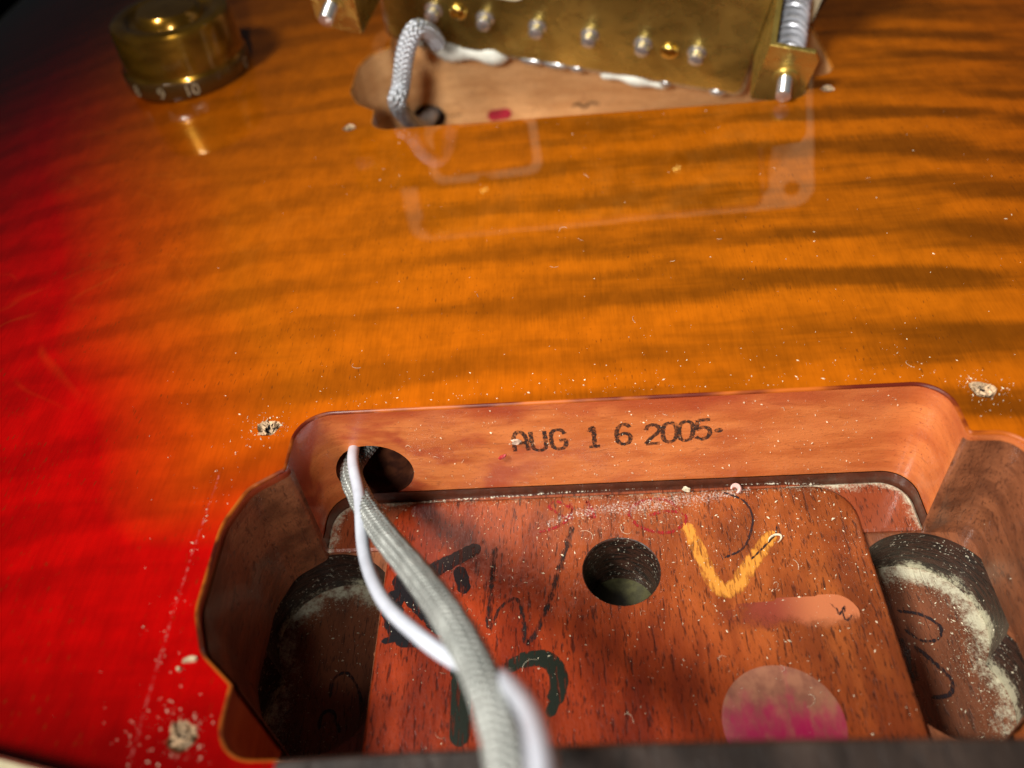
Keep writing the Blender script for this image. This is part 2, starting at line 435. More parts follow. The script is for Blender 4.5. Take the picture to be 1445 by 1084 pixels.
pk_ = t.math('ADD', t.math('MULTIPLY', t.map(t.sep(1), -6, -12.5), .35), t.math('MULTIPLY', t.noise((.5, .22, .5), 3, .65), .95))
cc = t.mix(t.map(pk_, .46, .98), cc, (.42, .012, .085)); t.col(cc); M['plug'] = t.m
M['scuff'] = mat_ink('scuff', (.60, .14, .12), .36, .6, 1.2, .2, False, 0)

# ------------------------------------------------------------------ bench under the guitar
bench_m = mat_simple('dark_bench_cloth', (.010, .011, .010), .9, 0, 0, .3, .05)
bench_m.node_tree.nodes['Principled BSDF'].inputs['Specular IOR Level'].default_value = 0.0
b = MB(); b.box(-900, 900, -700, 1100, -90, -60)
props(b.build('bench', bench_m, None, False), kind='structure')

# ------------------------------------------------------------------ guitar
guitar = props(empty('electric_guitar', (0, 0, -58)), 'cherry sunburst solid body electric guitar with opened pickup cavities, lying face up', 'guitar')
def G(o):                                       # parts are laid out in the picture's own frame, the root sits on the bench
    o.parent = guitar; o.matrix_parent_inverse = Matrix.Translation((0, 0, 58*S)); return o

def arch(x, y):
    ax = np.maximum(0, np.abs(x)-46); return -.0011*ax**2

body2d = [(-28.6, -62), (-29.5, -52), (-45, -47), (-62, -44), (-80, -48), (-95, -60), (-108, -72), (-122, -62), (-130, -32), (-129, 0), (-124, 40), (-123, 62), (-130, 95), (-143, 130), (-152, 165), (-156, 188), (-151, 215), (-136, 245), (-110, 275),
          (170, 275), (172, 165), (156, 100), (146, 60), (140, 15), (138, -30), (120, -68), (80, -86), (28.6, -86)]
bs = spline([(x, y, 0) for x, y in body2d], 4.0)
body = [Vector((p.x, p.y)) for p in bs] 
def ccw(P):
    a = sum(P[i-1].x*P[i].y-P[i].x*P[i-1].y for i in range(len(P))); return P if a > 0 else P[::-1]
body = ccw(body)

def cavity_outline(cy):
    P = [(37.4, -20, 5), (37.4, -12.9, .6), (43.0, -12.7, 5.3), (43.0, 12.3, 5.3), (37.4, 12.5, .6), (37.4, 20, 5.2), (-37.2, 20, 5.2), (-37.2, 11.8, .7), (-40.9, 9.3, 3.5), (-42.7, 4.6, 7), (-42.7, -5.6, 6), (-40.9, -10.0, 3.5), (-37.2, -13.2, .7), (-37.2, -20, 5)]
    P = fillet([(x, y+cy, r) for x, y, r in P], 10)
    return resample(ccw(P), .6)
NECK = cavity_outline(0.0); BRID = cavity_outline(105.8)
LIP = .34
holes_xy = [(-40.6, 18.1), (41.0, 18.6), (-40.7, -18.0), (-41.1, 87.1), (40.6, 88.1)]
hole_loops = []
for i, (hx, hy) in enumerate(holes_xy):
    rr = 1.35 if i < 3 else 1.1
    hole_loops.append([Vector((hx+math.cos(a)*rr*(1+.18*math.sin(3*a+i)), hy+math.sin(a)*rr*(1+.15*math.cos(2*a+i)))) for a in np.linspace(0, 2*math.pi, 16, endpoint=False)])
n_out = poly_offset(NECK, LIP); b_out = poly_offset(BRID, LIP)
gx, gy = np.meshgrid(np.arange(-164, 174, 2.6), np.arange(-84, 274, 2.6))
gp = np.stack([gx.ravel(), gy.ravel()], 1)
v2, f2 = tri_region(body, [n_out, b_out]+hole_loops, gp)
vx = np.array([p[0] for p in v2]); vy = np.array([p[1] for p in v2]); vz = arch(vx, vy)
top = G(mesh_obj('maple_top', np.stack([vx, vy, vz], 1).tolist(), f2, M['top']))
top['label'] = 'glossy flamed maple top in a red to amber burst'
ed = [p for p in body2d]
dd = dist_poly(vx, vy, [(p.x, p.y) for p in body][::2])
dn = np.hypot(np.maximum(0, np.abs(vx)-28), vy+24)+26
line = [(-128, 170), (-104, 108), (-84, 67), (-68, 33), (-58.5, 20), (-47, -2), (-41, -16), (-34, -40)]
sd = dist_poly(vx, vy, line, False)
lx = np.interp(vy, [p[1] for p in line][::-1], [p[0] for p in line][::-1])
dl = 47+np.where(vx > lx, 1.0, -1.0)*sd*1.05
cut = np.array([(p.x, p.y) for p in body if p.y < -5 and p.x < -28])
dc = np.min(np.hypot(vx[:, None]-cut[None, :, 0], vy[:, None]-cut[None, :, 1]), axis=1)-3
dl = np.minimum(dl, np.maximum(dc, 0))
set_attr(top, 'edge_dist', np.clip(np.minimum(np.minimum(np.where(vx > 0, dd, 200), dn+14), dl), 0, 200))

def strip(loopA, loopB, closed=True):
    n = len(loopA); v = list(loopA)+list(loopB); f = []
    for i in range(n if closed else n-1):
        j = (i+1) % n; f.append((i, j, n+j, n+i))
    return v, f

def body_band(name, z0, z1, proud, mat):
    P = poly_offset(body, proud); zt = arch(np.array([p.x for p in body]), 0)
    A = [(p.x, p.y, z+z1) for p, z in zip(P, zt)]; B = [(p.x, p.y, (z+z0) if z0 > -20 else z0) for p, z in zip(P, zt)]
    m = MB(); v, f = strip(B, A); m.add(v, f)
    if proud > 0.1:
        C_ = [(p.x, p.y, z+z1+.02) for p, z in zip(poly_offset(body, -1.6), zt)]; v, f = strip(A, C_); m.add(v, f)
    return G(m.build(name, mat))
body_band('binding', -7, .06, .15, M['binding'])
body_band('body_side', -58, -7, 0, M['side'])
m = MB(); m.add([(p.x, p.y, -58) for p in body], [tuple(range(len(body)-1, -1, -1))]); G(m.build('body_back', M['side'], None, False))

# cavity lips: rolled lacquer edge
def lip(P, mat, name):
    m = MB(); prev = None; loops = []
    for k in range(5):
        a = k/4*math.pi/2; o = LIP*(1-math.cos(a)); z = -LIP+LIP*math.sin(a)
        loops.append([(p.x, p.y, z) for p in poly_offset(P, o)])
    for k in range(4):
        v, f = strip(loops[k], loops[k+1]); m.add(v, f)
    return G(m.build(name, mat, None, True, 60))
lip(NECK, M['lip'], 'cavity_lip'); lip(BRID, M['lip2'], 'cavity_lip')

# walls, triangulated in (run, height) so that the wire hole can be cut
def wall(P, z0, z1, mat, name, hole=None, shift=0.0, step=1.0):
    Q = poly_offset(P, shift) if shift else P
    n = len(Q); cum = [0]
    for i in range(n): cum.append(cum[-1]+(Q[(i+1) % n]-Q[i]).length)
    def at(s):
        s = s % cum[-1]; i = int(np.searchsorted(cum, s, 'right'))-1; i = min(i, n-1)
        return Q[i].lerp(Q[(i+1) % n], (s-cum[i])/max(1e-9, cum[i+1]-cum[i]))
    # start the run in the middle of the near wall
    k0 = min(range(n), key=lambda i: abs(Q[i].x)+abs(Q[i].y-min(p.y for p in Q))*5)
    outer = [Vector((cum[k0]+cum[-1]*i/(n*1), z)) for z, rr in ((z0, range(n+1)), (z1, range(n, -1, -1))) for i in rr]
    holes = []; hl = None
    if hole:
        hx, hz, hr, hrz = hole
        best = min(np.linspace(cum[k0], cum[k0]+cum[-1], 4000), key=lambda s: abs(at(s).x-hx)+max(0, (max(p.y for p in Q)-.6)-at(s).y)*3)
        hl = [Vector((best+math.cos(a)*hr, hz+math.sin(a)*hrz)) for a in np.linspace(0, 2*math.pi, 36, endpoint=False)]; holes = [hl]
    pts = [(s, z) for s in np.arange(cum[k0]+.5, cum[k0]+cum[-1], step) for z in np.arange(z0+.9, z1-.4, 1.3)]
    v, f = tri_region(outer, holes, pts)
    V = [(*at(p[0]), p[1]) for p in v]
    o = mesh_obj(name, V, [q[::-1] for q in f], mat); o.data.set_sharp_from_angle(angle=R(50)); G(o)
    return o, ([(*at(p.x), p.y) for p in hl] if hl else None)

w1, hl = wall(NECK, -16.0, -LIP, M['maple'], 'cavity_wall', (-30.4, -11.4, 5.0, 5.1))
w1['label'] = 'peach stained maple wall stamped with a date'
# wire tunnel behind the hole
m = MB(); loops = [hl]
for k in range(1, 7): loops.append([(x+.5*k, y+4.5*k, z-.25*k) for x, y, z in hl])
for k in range(6):
    v, f = strip(loops[k], loops[k+1]); m.add(v, f)
m.add(loops[-1], [tuple(range(len(hl)))])
tun = NT('tunnel_wood', rough=.6); tun.col(tun.mix(tun.map(tun.noise((.6, .6, .6), 3), .4, .6), (.05, .012, .005), (.11, .03, .011))); 
G(m.build('wire_tunnel', tun.m))
wall(NECK, -18.6, -16.0, M['band'], 'mahogany_band', None, -.12)
# deeper pocket walls (ears and leg pockets)
def clip_loop(P, side):
    return [p for p in P if p.x*side > 0]

# tenon block with a drilled hole
ten = fillet([(30.0, -19.9, .3), (30.0, 19.35, 5.0), (-29.0, 19.35, 4.0), (-29.0, -19.9, .3)], 8)
ten = resample(ccw(ten), .8); CH = .45
hole_c = Vector((.2, 7.8)); HR = 4.6
hloop = [hole_c+Vector((math.cos(a), math.sin(a)))*(HR+.15) for a in np.linspace(0, 2*math.pi, 40, endpoint=False)]
ti = poly_offset(ten, -CH)
px_, py_ = np.meshgrid(np.arange(-29, 30, .9), np.arange(-20, 20, .9))
v2, f2 = tri_region(ti, [hloop], np.stack([px_.ravel(), py_.ravel()], 1))
V = [(p[0], p[1], -17.5) for p in v2]; F = [tuple(q) for q in f2]
k = len(V)
for lp, z in ((ti, -17.5), (poly_offset(ten, -.13), -17.5-.13), (ten, -17.5-CH), (ten, -26.4)): V += [(p.x, p.y, z) for p in lp]
n = len(ten)
for r_ in range(3):
    for i in range(n):
        j = (i+1) % n; F.append((k+r_*n+i, k+(r_+1)*n+i, k+(r_+1)*n+j, k+r_*n+j))
tenon = mesh_obj('neck_tenon', V, F, M['tenon']); bm = bmesh.new(); bm.from_mesh(tenon.data); bmesh.ops.remove_doubles(bm, verts=bm.verts, dist=1e-7); bmesh.ops.recalc_face_normals(bm, faces=bm.faces); bm.to_mesh(tenon.data); bm.free()
tenon.data.set_sharp_from_angle(angle=R(50)); G(tenon)
tenon['label'] = 'orange brown mahogany tenon block scribbled with marker, one round hole'
co = np.empty(len(tenon.data.vertices)*3); tenon.data.vertices.foreach_get('co', co); co = co.reshape(-1, 3)/S
far = np.clip(1-(19.3-co[:, 1])/1.6, 0, 1)*.75
blot = .55*np.exp(-((co[:, 0]-6)/6)**2-((co[:, 1]-16.5)/2.2)**2)+.30*np.exp(-((co[:, 0]+4)/5)**2-((co[:, 1]-15)/2)**2)
set_attr(tenon, 'dust', np.clip(np.maximum(far, blot), 0, 1)*.8+.02)
# drilled hole: wall and floor
m = MB(); lo = []
for z, r_ in ((-17.5, HR+.15), (-17.62, HR+.03), (-17.8, HR), (-26.8, HR-.1)): lo.append([(hole_c.x+math.cos(a)*r_, hole_c.y+math.sin(a)*r_, z) for a in np.linspace(0, 2*math.pi, 40, endpoint=False)])
for i in range(3):
    v, f = strip(lo[i], lo[i+1]); m.add(v, f)
G(m.build('drilled_hole', mat_char('scorched_hole_wall', False)))
m = MB(); m.add([(hole_c.x+math.cos(a)*HR, hole_c.y+math.sin(a)*HR, -26.8) for a in np.linspace(0, 2*math.pi, 32, endpoint=False)], [tuple(range(32))])
G(m.build('hole_floor', mat_simple('olive_filler', (.075, .07, .026), .5, 0, .3, .2, 1)))

# ledges in the four corners, pocket floors, scorched pocket walls
for sx in (-1, 1):
    for sy in (1, -1):
        x0 = 22.0; y0 = 12.42 if sy > 0 else 13.35
        poly = ccw(resample(fillet([(sx*x0, sy*y0, .2), (sx*37.2, sy*y0, .3), (sx*37.2, sy*19.85, 5), (sx*x0, sy*19.85, .2)], 8), .7))
        gxx, gyy = np.meshgrid(np.arange(-38, 38, .6), np.arange(-20, 20, .6)); pi_ = poly_offset(poly, -.3)
        v2, f2 = tri_region(pi_, [], np.stack([gxx.ravel(), gyy.ravel()], 1))
        V = [(p[0], p[1], -17.95) for p in v2]; F = [tuple(q) for q in f2]; k = len(V); n = len(poly)
        for lp, z in ((pi_, -17.95), (poly, -18.2), (poly, -26.4)): V += [(p.x, p.y, z) for p in lp]
        for r_ in range(2):
            for i in range(n): j = (i+1) % n; F.append((k+r_*n+i, k+(r_+1)*n+i, k+(r_+1)*n+j, k+r_*n+j))
        o = mesh_obj('cavity_ledge', V, F, M['ledge']); fix_normals(o); o.data.set_sharp_from_angle(angle=R(40)); G(o)
        co = np.empty(len(o.data.vertices)*3); o.data.vertices.foreach_get('co', co); co = co.reshape(-1, 3)/S
        dw = dist_poly(co[:, 0], co[:, 1], [(p.x, p.y) for p in NECK])
        up = 1 if sx > 0 else .9
        set_attr(o, 'dust', np.clip(1.15-dw/1.9, 0, 1)*up*(co[:, 2] > -18.6))
    # pocket
    xin = 30.2 if sx > 0 else 29.2
    rim = [p for p in NECK]
    bores = ((sx*35.6, 4.0, 8.3), (sx*35.8, -5.6, 7.6)); pk = []
    for a in np.linspace(0, 2*math.pi, 160, endpoint=False):
        d_ = Vector((math.cos(a), math.sin(a))); c0 = Vector((sx*34.5, -1.0)); best = 0
        for bx, by, br in bores:
            o_ = c0-Vector((bx, by)); bq = o_.dot(d_); disc = bq*bq-(o_.length_squared-br*br)
            if disc > 0: best = max(best, -bq+math.sqrt(disc))
        q = c0+d_*best
        if q.x*sx < xin: q = c0+d_*((xin-34.5)/(d_.x*sx))
        pk.append(q)
    pk = ccw(resample(ccw(pk), .5))
    gxx, gyy = np.meshgrid(np.arange(-44, 44, .5), np.arange(-15, 14, .5))
    v2, f2 = tri_region(pk, [], np.stack([gxx.ravel(), gyy.ravel()], 1))
    o = mesh_obj('pocket_floor', [(p[0], p[1], -26.2) for p in v2], [tuple(q) for q in f2], M['pocket']); G(o)
    px_ = np.array([p[0] for p in v2]); py_ = np.array([p[1] for p in v2])
    outer = [(p.x, p.y) for p in pk if abs(p.x) > xin+.6 and p.y > -11.5]
    dw = dist_poly(px_, py_, outer, False) if False else np.min(np.hypot(px_[:, None]-np.array(outer)[None, :, 0], py_[:, None]-np.array(outer)[None, :, 1]), axis=1)
    band = np.exp(-((dw-.6)/2.0)**2)*np.clip((py_+11.5)/4, .3, 1)
    amt = band*np.where(py_ > 6, .66, .54)*(1 if sx > 0 else .92)+.34*np.exp(-dw/4.0)*(1 if sx > 0 else .7)+.04
    set_attr(o, 'dust', np.clip(amt, 0, 1))
    ob = ccw([Vector(q) for q in ((sx*xin, -15), (sx*46, -15), (sx*46, 14.4), (sx*xin, 14.4))])
    pk_in = [Vector((max(p.x*sx, xin+.02)*sx, p.y)) for p in pk]
    v2, f2 = tri_region([Vector(q) for q in ccw([Vector(q) for q in ((sx*(xin-.6), -15), (sx*46, -15), (sx*46, 14.4), (sx*(xin-.6), 14.4))])], [pk_in], [])
    o = G(mesh_obj('pocket_rim', [(p[0], p[1], -18.52) for p in v2], [tuple(q) for q in f2], M['ear'], None, False))
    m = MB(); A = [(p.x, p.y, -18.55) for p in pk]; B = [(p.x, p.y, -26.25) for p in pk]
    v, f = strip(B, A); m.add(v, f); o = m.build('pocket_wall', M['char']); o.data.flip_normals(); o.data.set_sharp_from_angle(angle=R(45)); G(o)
m = MB(); m.box(-24, 24, 14, 19.9, -18.4, -18.0); fs = m.build('cavity_floor', M['ledge'], None, False); set_attr(fs, 'dust', [.15]*len(fs.data.vertices)); G(fs)
# ears carry brown mahogany-stained skin over the maple wall
for sx in (-1, 1):
    NI = poly_offset(NECK, -.26); nn = len(NECK)
    on = [NECK[i].x*sx > 37.2 and -13.4 < NECK[i].y < 12.9 for i in range(nn)]
    st = next(i for i in range(nn) if on[i] and not on[i-1]); E = []
    while on[st % nn]: E.append(NI[st % nn]); st += 1
    if sx < 0: E = E[::-1]
    zs = [-1.0, -4, -8, -12, -16, -18.6]
    V = [(p.x, p.y, z) for z in zs for p in E]; n = len(E); F = []
    for k in range(len(zs)-1):
        for i in range(n-1): F.append((k*n+i, k*n+i+1, (k+1)*n+i+1, (k+1)*n+i))
    if sx > 0: F = [q[::-1] for q in F]
    o = mesh_obj('ear_wall', V, F, M['ear']); o.data.set_sharp_from_angle(angle=R(45)); G(o)

# bridge cavity
wb, hlb = wall(BRID, -24, -LIP, M['maple2'], 'cavity_wall', (-34.0, -20.3, 4.4, 3.2))
wb['label'] = 'pale peach wall of the bridge pickup cavity with a red spot'
m = MB(); loops = [hlb, [(x+1, y+9, z-1) for x, y, z in hlb], [(x+2, y+18, z-2) for x, y, z in hlb]]
for k in range(2): v, f = strip(loops[k], loops[k+1]); m.add(v, f)
m.add(loops[2], [tuple(range(len(hlb)))]); G(m.build('wire_tunnel', tun.m))
m = MB(); m.add([(p.x, p.y, -23.9) for p in BRID], [tuple(range(len(BRID)))]); G(m.build('cavity_floor', M['maple2'], None, False))

# torn screw holes
for i, (hx, hy) in enumerate(holes_xy):
    lp = hole_loops[i]; m = MB()
    low = [(hx+(p.x-hx)*.55, hy+(p.y-hy)*.55, -1.6) for p in lp]; up_ = [(p.x, p.y, float(arch(np.array(p.x), 0))) for p in lp]
    v, f = strip(low, up_); m.add(v, f); m.add(low, [tuple(range(len(low)))])
    o = G(m.build('screw_hole', M['fibre'])); o.data.flip_normals()
    pd = MB(); pd.lathe([(.02, -.75), (.55, -.72), (.72, -.5)], (hx+.15, hy+.1, float(arch(np.array(hx), 0))+.25), 'z', 14, False); pd.build('screw_pit_shade', M['black']).parent = o  # black dish paints the shade down in the hole
    rs = np.random.default_rng(40+i)
    m = MB(); big = [.68, .62, .85, .55, .42][i]
    for k in range(30):                          # lifted fibres round the hole
        a = rs.uniform(0, 6.28); r0 = rs.uniform(.62, 1.5)*big; p = Vector((hx+math.cos(a)*r0, hy+math.sin(a)*r0, -.1))
        d = Vector((rs.normal(), rs.normal(), rs.uniform(.1, .8))).normalized(); L_ = rs.uniform(.3, 1.1)*big; w = rs.uniform(.12, .38)*big
        s = d.orthogonal().normalized()*w; u = d.cross(s).normalized()*w*.5
        m.add([p-s-u, p+s-u, p+s+u, p-s+u, p+d*L_-s*.3, p+d*L_+s*.4+u*.2], [(0, 1, 2, 3), (0, 4, 5, 1), (1, 5, 2), (2, 5, 4, 3), (0, 3, 4)])
    m.build('torn_fibre', M['fibre'], None, False).parent = o

# ------------------------------------------------------------------ marks: ribbons of ink lying on the wood
def ribbon(name, pts, w, mat, plane, closed_ends=True, step=.35, wob=.0, lift=.04):
    """plane 'z': pts are (x, y) on height lift; plane 'wall': pts are (x, z) on y = lift"""
    P = spline([(p[0], p[1], 0) for p in pts], step); n = len(P); V = []; U = []; F = []; cum = 0
    for i in range(n):
        t_ = (P[min(i+1, n-1)]-P[max(i-1, 0)]).normalized(); s = Vector((-t_.y, t_.x, 0))
        e = min(i, n-1-i)*step; hw = w[min(int(i*len(w)/n), len(w)-1)]/2 if hasattr(w, '__len__') else w/2
        if closed_ends and e < hw: hw *= math.sqrt(max(.05, 1-(1-e/hw)**2))
        hw *= 1+wob*math.sin(i*1.7)*.5+wob*random.uniform(-.5, .5)
        for k in (-1, 1):
            q = P[i]+s*hw*k
            V.append((q.x, q.y, lift) if plane == 'z' else (q.x, lift, q.y)); U.append((cum, (k+1)/2))
        cum += step
    for i in range(n-1): F.append((2*i, 2*i+2, 2*i+3, 2*i+1))
    if plane == 'wall': F = [q[::-1] for q in F]
    o = mesh_obj(name, V, F, mat, None, True, None, U); return G(o)
ZT = -17.5
def tz(*pp): return [tuple(pix_z(x, y, ZT)[:2]) for x, y in pp]
L0 = ZT+.03
ribbon('marker_stroke', tz((678, 771), (645, 788), (616, 803), (596, 818)), [1.9, 2.0, 2.1, 2.2], M['ink_black'], 'z', lift=L0, wob=.12)
ribbon('marker_stroke', tz((646, 800), (652, 818), (656, 838)), 1.7, M['ink_black'], 'z', lift=L0+.02, wob=.12)
ribbon('marker_stroke', tz((560, 812), (588, 846), (632, 892)), 2.6, M['ink_black'], 'z', lift=L0+.01, wob=.1)
ribbon('marker_stroke', tz((562, 832), (554, 866), (570, 898), (600, 900)), [2.2, 2.5, 2.7, 2.4], M['ink_black'], 'z', lift=L0+.03, wob=.12)
ribbon('marker_stroke', tz((538, 906), (556, 902), (572, 896)), .8, M['ink_black'], 'z', lift=L0+.04)
ribbon('marker_stroke', tz((648, 935), (650, 980), (648, 1054)), 2.2, M['ink_green'], 'z', lift=L0)
ribbon('marker_stroke', tz((712, 945), (738, 932), (768, 930), (785, 945), (788, 970), (775, 1012)), [1.6, 1.9, 2.1, 2.1, 1.9, 1.2], M['ink_green'], 'z', lift=L0)
ribbon('pencil_stroke', tz((699, 772), (694, 820), (690, 886), (706, 858), (728, 845), (738, 868), (744, 908), (768, 868), (790, 800), (808, 742)), [.9, .9, .9, .5, .55, .8, .8, .8, .9, .9, .9], M['ink_pencil'], 'z', lift=L0)
ribbon('chalk_stroke', tz((966, 738), (985, 775), (1012, 828), (1036, 830), (1060, 795), (1092, 750)), [1.9, 1.9, 2.0, 2.2, 2.0, 1.8], M['ink_yellow'], 'z', lift=L0)
ribbon('pen_stroke', tz((1020, 695), (1050, 708), (1062, 735), (1050, 772), (1022, 788)), .35, M['ink_thin'], 'z', lift=L0+.04)
ribbon('pen_stroke', tz((1060, 790), (1092, 757), (1096, 742)), .3, M['ink_thin'], 'z', lift=L0+.04)
# red crayon: two short letters and a loop round the chalk
ribbon('crayon_stroke', tz((760, 752), (780, 746), (796, 738), (806, 722), (795, 712), (782, 708), (775, 716), (790, 726), (802, 736)), .55, M['ink_red'], 'z', lift=L0+.03)
ribbon('crayon_stroke', tz((805, 708), (808, 736)), .5, M['ink_red'], 'z', lift=L0+.03)
ribbon('crayon_stroke', tz((818, 716), (830, 728), (840, 730), (828, 708), (836, 735)), .5, M['ink_red'], 'z', lift=L0+.03)
ribbon('crayon_stroke', tz((962, 722), (940, 706), (905, 708), (888, 725), (905, 745), (942, 752), (965, 740), (966, 726), (940, 722), (915, 728)), .6, M['ink_red'], 'z', lift=L0+.03)
# bare patch with a small pencilled mark, dyed round plug
ribbon('bare_patch', [(8.5, .4), (14, 1.0), (20, 1.2), (26.6, 1.2)], [2.6, 3.8, 4.6, 5.0], M['patch'], 'z', lift=L0+.01)
ribbon('pen_stroke', tz((1171, 852), (1180, 860), (1184, 868), (1192, 856), (1190, 870), (1196, 876), (1202, 868)), .32, M['ink_thin'], 'z', lift=L0+.06)
pc = Vector((15.7, -11.0))
m = MB(); m.lathe([(.01, ZT+.06), (6.2, ZT+.06), (6.45, ZT-.05)], (pc.x, pc.y, 0), 'z', 48, False); G(m.build('round_plug', M['plug']))['label'] = 'round pale plug stained pink'
# thin powder swept over the tenon
ribbon('powder_streak', tz((770, 742), (830, 722), (900, 716), (960, 706), (1010, 700), (1060, 690)), [1.5, 2.2, 3, 3.2, 2.6, 1.6], M['haze_powder'], 'z', lift=L0+.05)
ribbon('powder_streak', tz((560, 712), (700, 702), (900, 689), (1060, 683), (1160, 684)), .5, M['powder'], 'z', lift=L0+.06)
# pocket floor scrawls
ZP = -26.2
def tp(*pp): return [tuple(pix_z(x, y, ZP)[:2]) for x, y in pp]
ribbon('pen_stroke', tp((1265, 862), (1300, 868), (1326, 884), (1324, 902), (1300, 904), (1275, 888)), .5, M['ink_thin'], 'z', lift=ZP+.05)
ribbon('pen_stroke', tp((1290, 912), (1318, 935), (1342, 960), (1340, 980), (1315, 985)), .6, M['ink_thin'], 'z', lift=ZP+.05)
ribbon('pen_stroke', tp((1270, 900), (1282, 935), (1290, 965)), 1.6, M['ink_pencil'], 'z', lift=ZP+.05)
ribbon('pen_stroke', tp((466, 985), (470, 960), (490, 950), (506, 975), (512, 1000)), .5, M['ink_thin'], 'z', lift=ZP+.05)
ribbon('pen_stroke', tp((450, 1030), (455, 1008), (470, 1005), (480, 1035)), .5, M['ink_thin'], 'z', lift=ZP+.05)
# marks on the bridge cavity wall
def wy(*pp): return [(pix_y(x, y, 125.5).x, pix_y(x, y, 125.5).z) for x, y in pp]
ribbon('crayon_stroke', wy((688, 165), (722, 160)), 2.6, mat_simple('red_dot', (.45, .02, .05), .4), 'wall', lift=125.68)
ribbon('pencil_stroke', wy((806, 152), (816, 147), (824, 152), (834, 146), (846, 148)), .9, M['ink_pencil'], 'wall', lift=125.68)
ribbon('pencil_stroke', wy((618, 163), (636, 164), (652, 162)), .5, M['ink_pencil'], 'wall', lift=125.68)

# date stamp on the far wall
def text_mesh(ch, size):
    cu = bpy.data.curves.new('t', 'FONT'); cu.body = ch; cu.size = size; cu.align_x = 'CENTER'; cu.align_y = 'CENTER'; cu.resolution_u = 4
    o = bpy.data.objects.new('t', cu); COL.objects.link(o); bpy.context.view_layer.update()
    me = bpy.data.meshes.new_from_object(o.evaluated_get(bpy.context.evaluated_depsgraph_get()))
    v = [x.co.copy() for x in me.vertices]; f = [tuple(p.vertices) for p in me.polygons]
    bpy.data.objects.remove(o); bpy.data.curves.remove(cu); bpy.data.meshes.remove(me)
    ys = [p.y for p in v]; c_ = (max(ys)+min(ys))/2
    xs = [p.x for p in v]; cx_ = (max(xs)+min(xs))/2
    return [(p.x-cx_, p.y-c_, 0) for p in v], f
STAMP = {'A': [[(-.5, -1), (-.42, .5), (0, 1), (.42, .5), (.5, -1)], [(-.45, -.15), (.45, -.15)]], 'U': [[(-.5, 1), (-.5, -.5), (-.25, -.95), (.25, -.95), (.5, -.5), (.5, 1)]],
         'G': [[(.5, .55), (.25, .95), (-.25, .95), (-.5, .5), (-.5, -.5), (-.25, -.95), (.25, -.95), (.5, -.6), (.5, -.1), (.05, -.1)]],
         '1': [[(-.35, .6), (0, 1), (0, -.95)], [(-.4, -.97), (.4, -.97)]], '6': [[(.45, .7), (.2, 1), (-.2, .95), (-.48, .4), (-.48, -.5), (-.2, -.95), (.25, -.95), (.48, -.5), (.4, -.05), (0, .12), (-.45, -.15)]],
         '2': [[(-.5, .5), (-.3, .93), (.2, .95), (.48, .55), (.3, .1), (-.2, -.45), (-.5, -.95)], [(-.5, -.95), (.5, -.95)]], '0': [[(0, 1), (-.35, .8), (-.48, .3), (-.48, -.3), (-.35, -.8), (0, -1), (.35, -.8), (.48, -.3), (.48, .3), (.35, .8), (.02, 1)]],
         '5': [[(.45, .97), (-.4, .97)], [(-.4, .97), (-.45, .1), (0, .25), (.4, .05), (.5, -.4), (.3, -.85), (-.1, -.97), (-.5, -.7)]]}
sm = MB(); su = []
for ch, x, y in (('A', 734, 623), ('U', 760, 622), ('G', 788, 620), ('1', 838, 617), ('6', 880, 613), ('2', 921, 613), ('0', 945, 610), ('0', 968, 608), ('5', 992, 606)):
    p = pix_y(x, y, 20.0); hh = 1.82; tilt = .035
    for st in STAMP[ch]:
        pts = [(p.x+(a*hh*.92)*math.cos(tilt)-b_*hh*math.sin(tilt), p.z+(a*hh*.92)*math.sin(tilt)+b_*hh*math.cos(tilt)) for a, b_ in st]
        Q = spline([(q[0], q[1], 0) for q in pts], .12) if len(pts) > 2 and ch not in 'A' else [Vector((pts[0][0], pts[0][1], 0)).lerp(Vector((pts[1][0], pts[1][1], 0)), k_/10) for k_ in range(11)] if len(pts) == 2 else spline([(q[0], q[1], 0) for q in pts], .12)
        V = []; F = []; n = len(Q)
        for i in range(n):
            t_ = (Q[min(i+1, n-1)]-Q[max(i-1, 0)]); t_ = t_.normalized() if t_.length > 0 else Vector((1, 0, 0)); s = Vector((-t_.y, t_.x, 0))*.27*random.uniform(.8, 1.2)
            for k_ in (-1, 1): q = Q[i]+s*k_; V.append((q.x, 19.965-len(su)*0.0000005, q.y)); su.append((0, .5))
        for i in range(n-1): F.append((2*i+1, 2*i+3, 2*i+2, 2*i))
        sm.add(V, F)
p = pix_y(1014, 607, 20.0); V = [(p.x+math.cos(a)*.52, 19.96, p.z+math.sin(a)*.42) for a in np.linspace(0, 6.28, 14, endpoint=False)]
sm.add(V, [tuple(range(13, -1, -1))]); su += [(0, .5)]*14
ds = G(mesh_obj('date_stamp', sm.v, sm.f, M['ink_stamp'], None, True, None, su)); ds['label'] = 'worn black ink stamp reading AUG 1 6 2005'

# scuffed outline where the mounting ring used to sit
ribbon('scuff_mark', [(-44.8, 12), (-45.1, 0), (-45.0, -12), (-44.6, -23)], .35, M['scuff'], 'z', lift=.03)

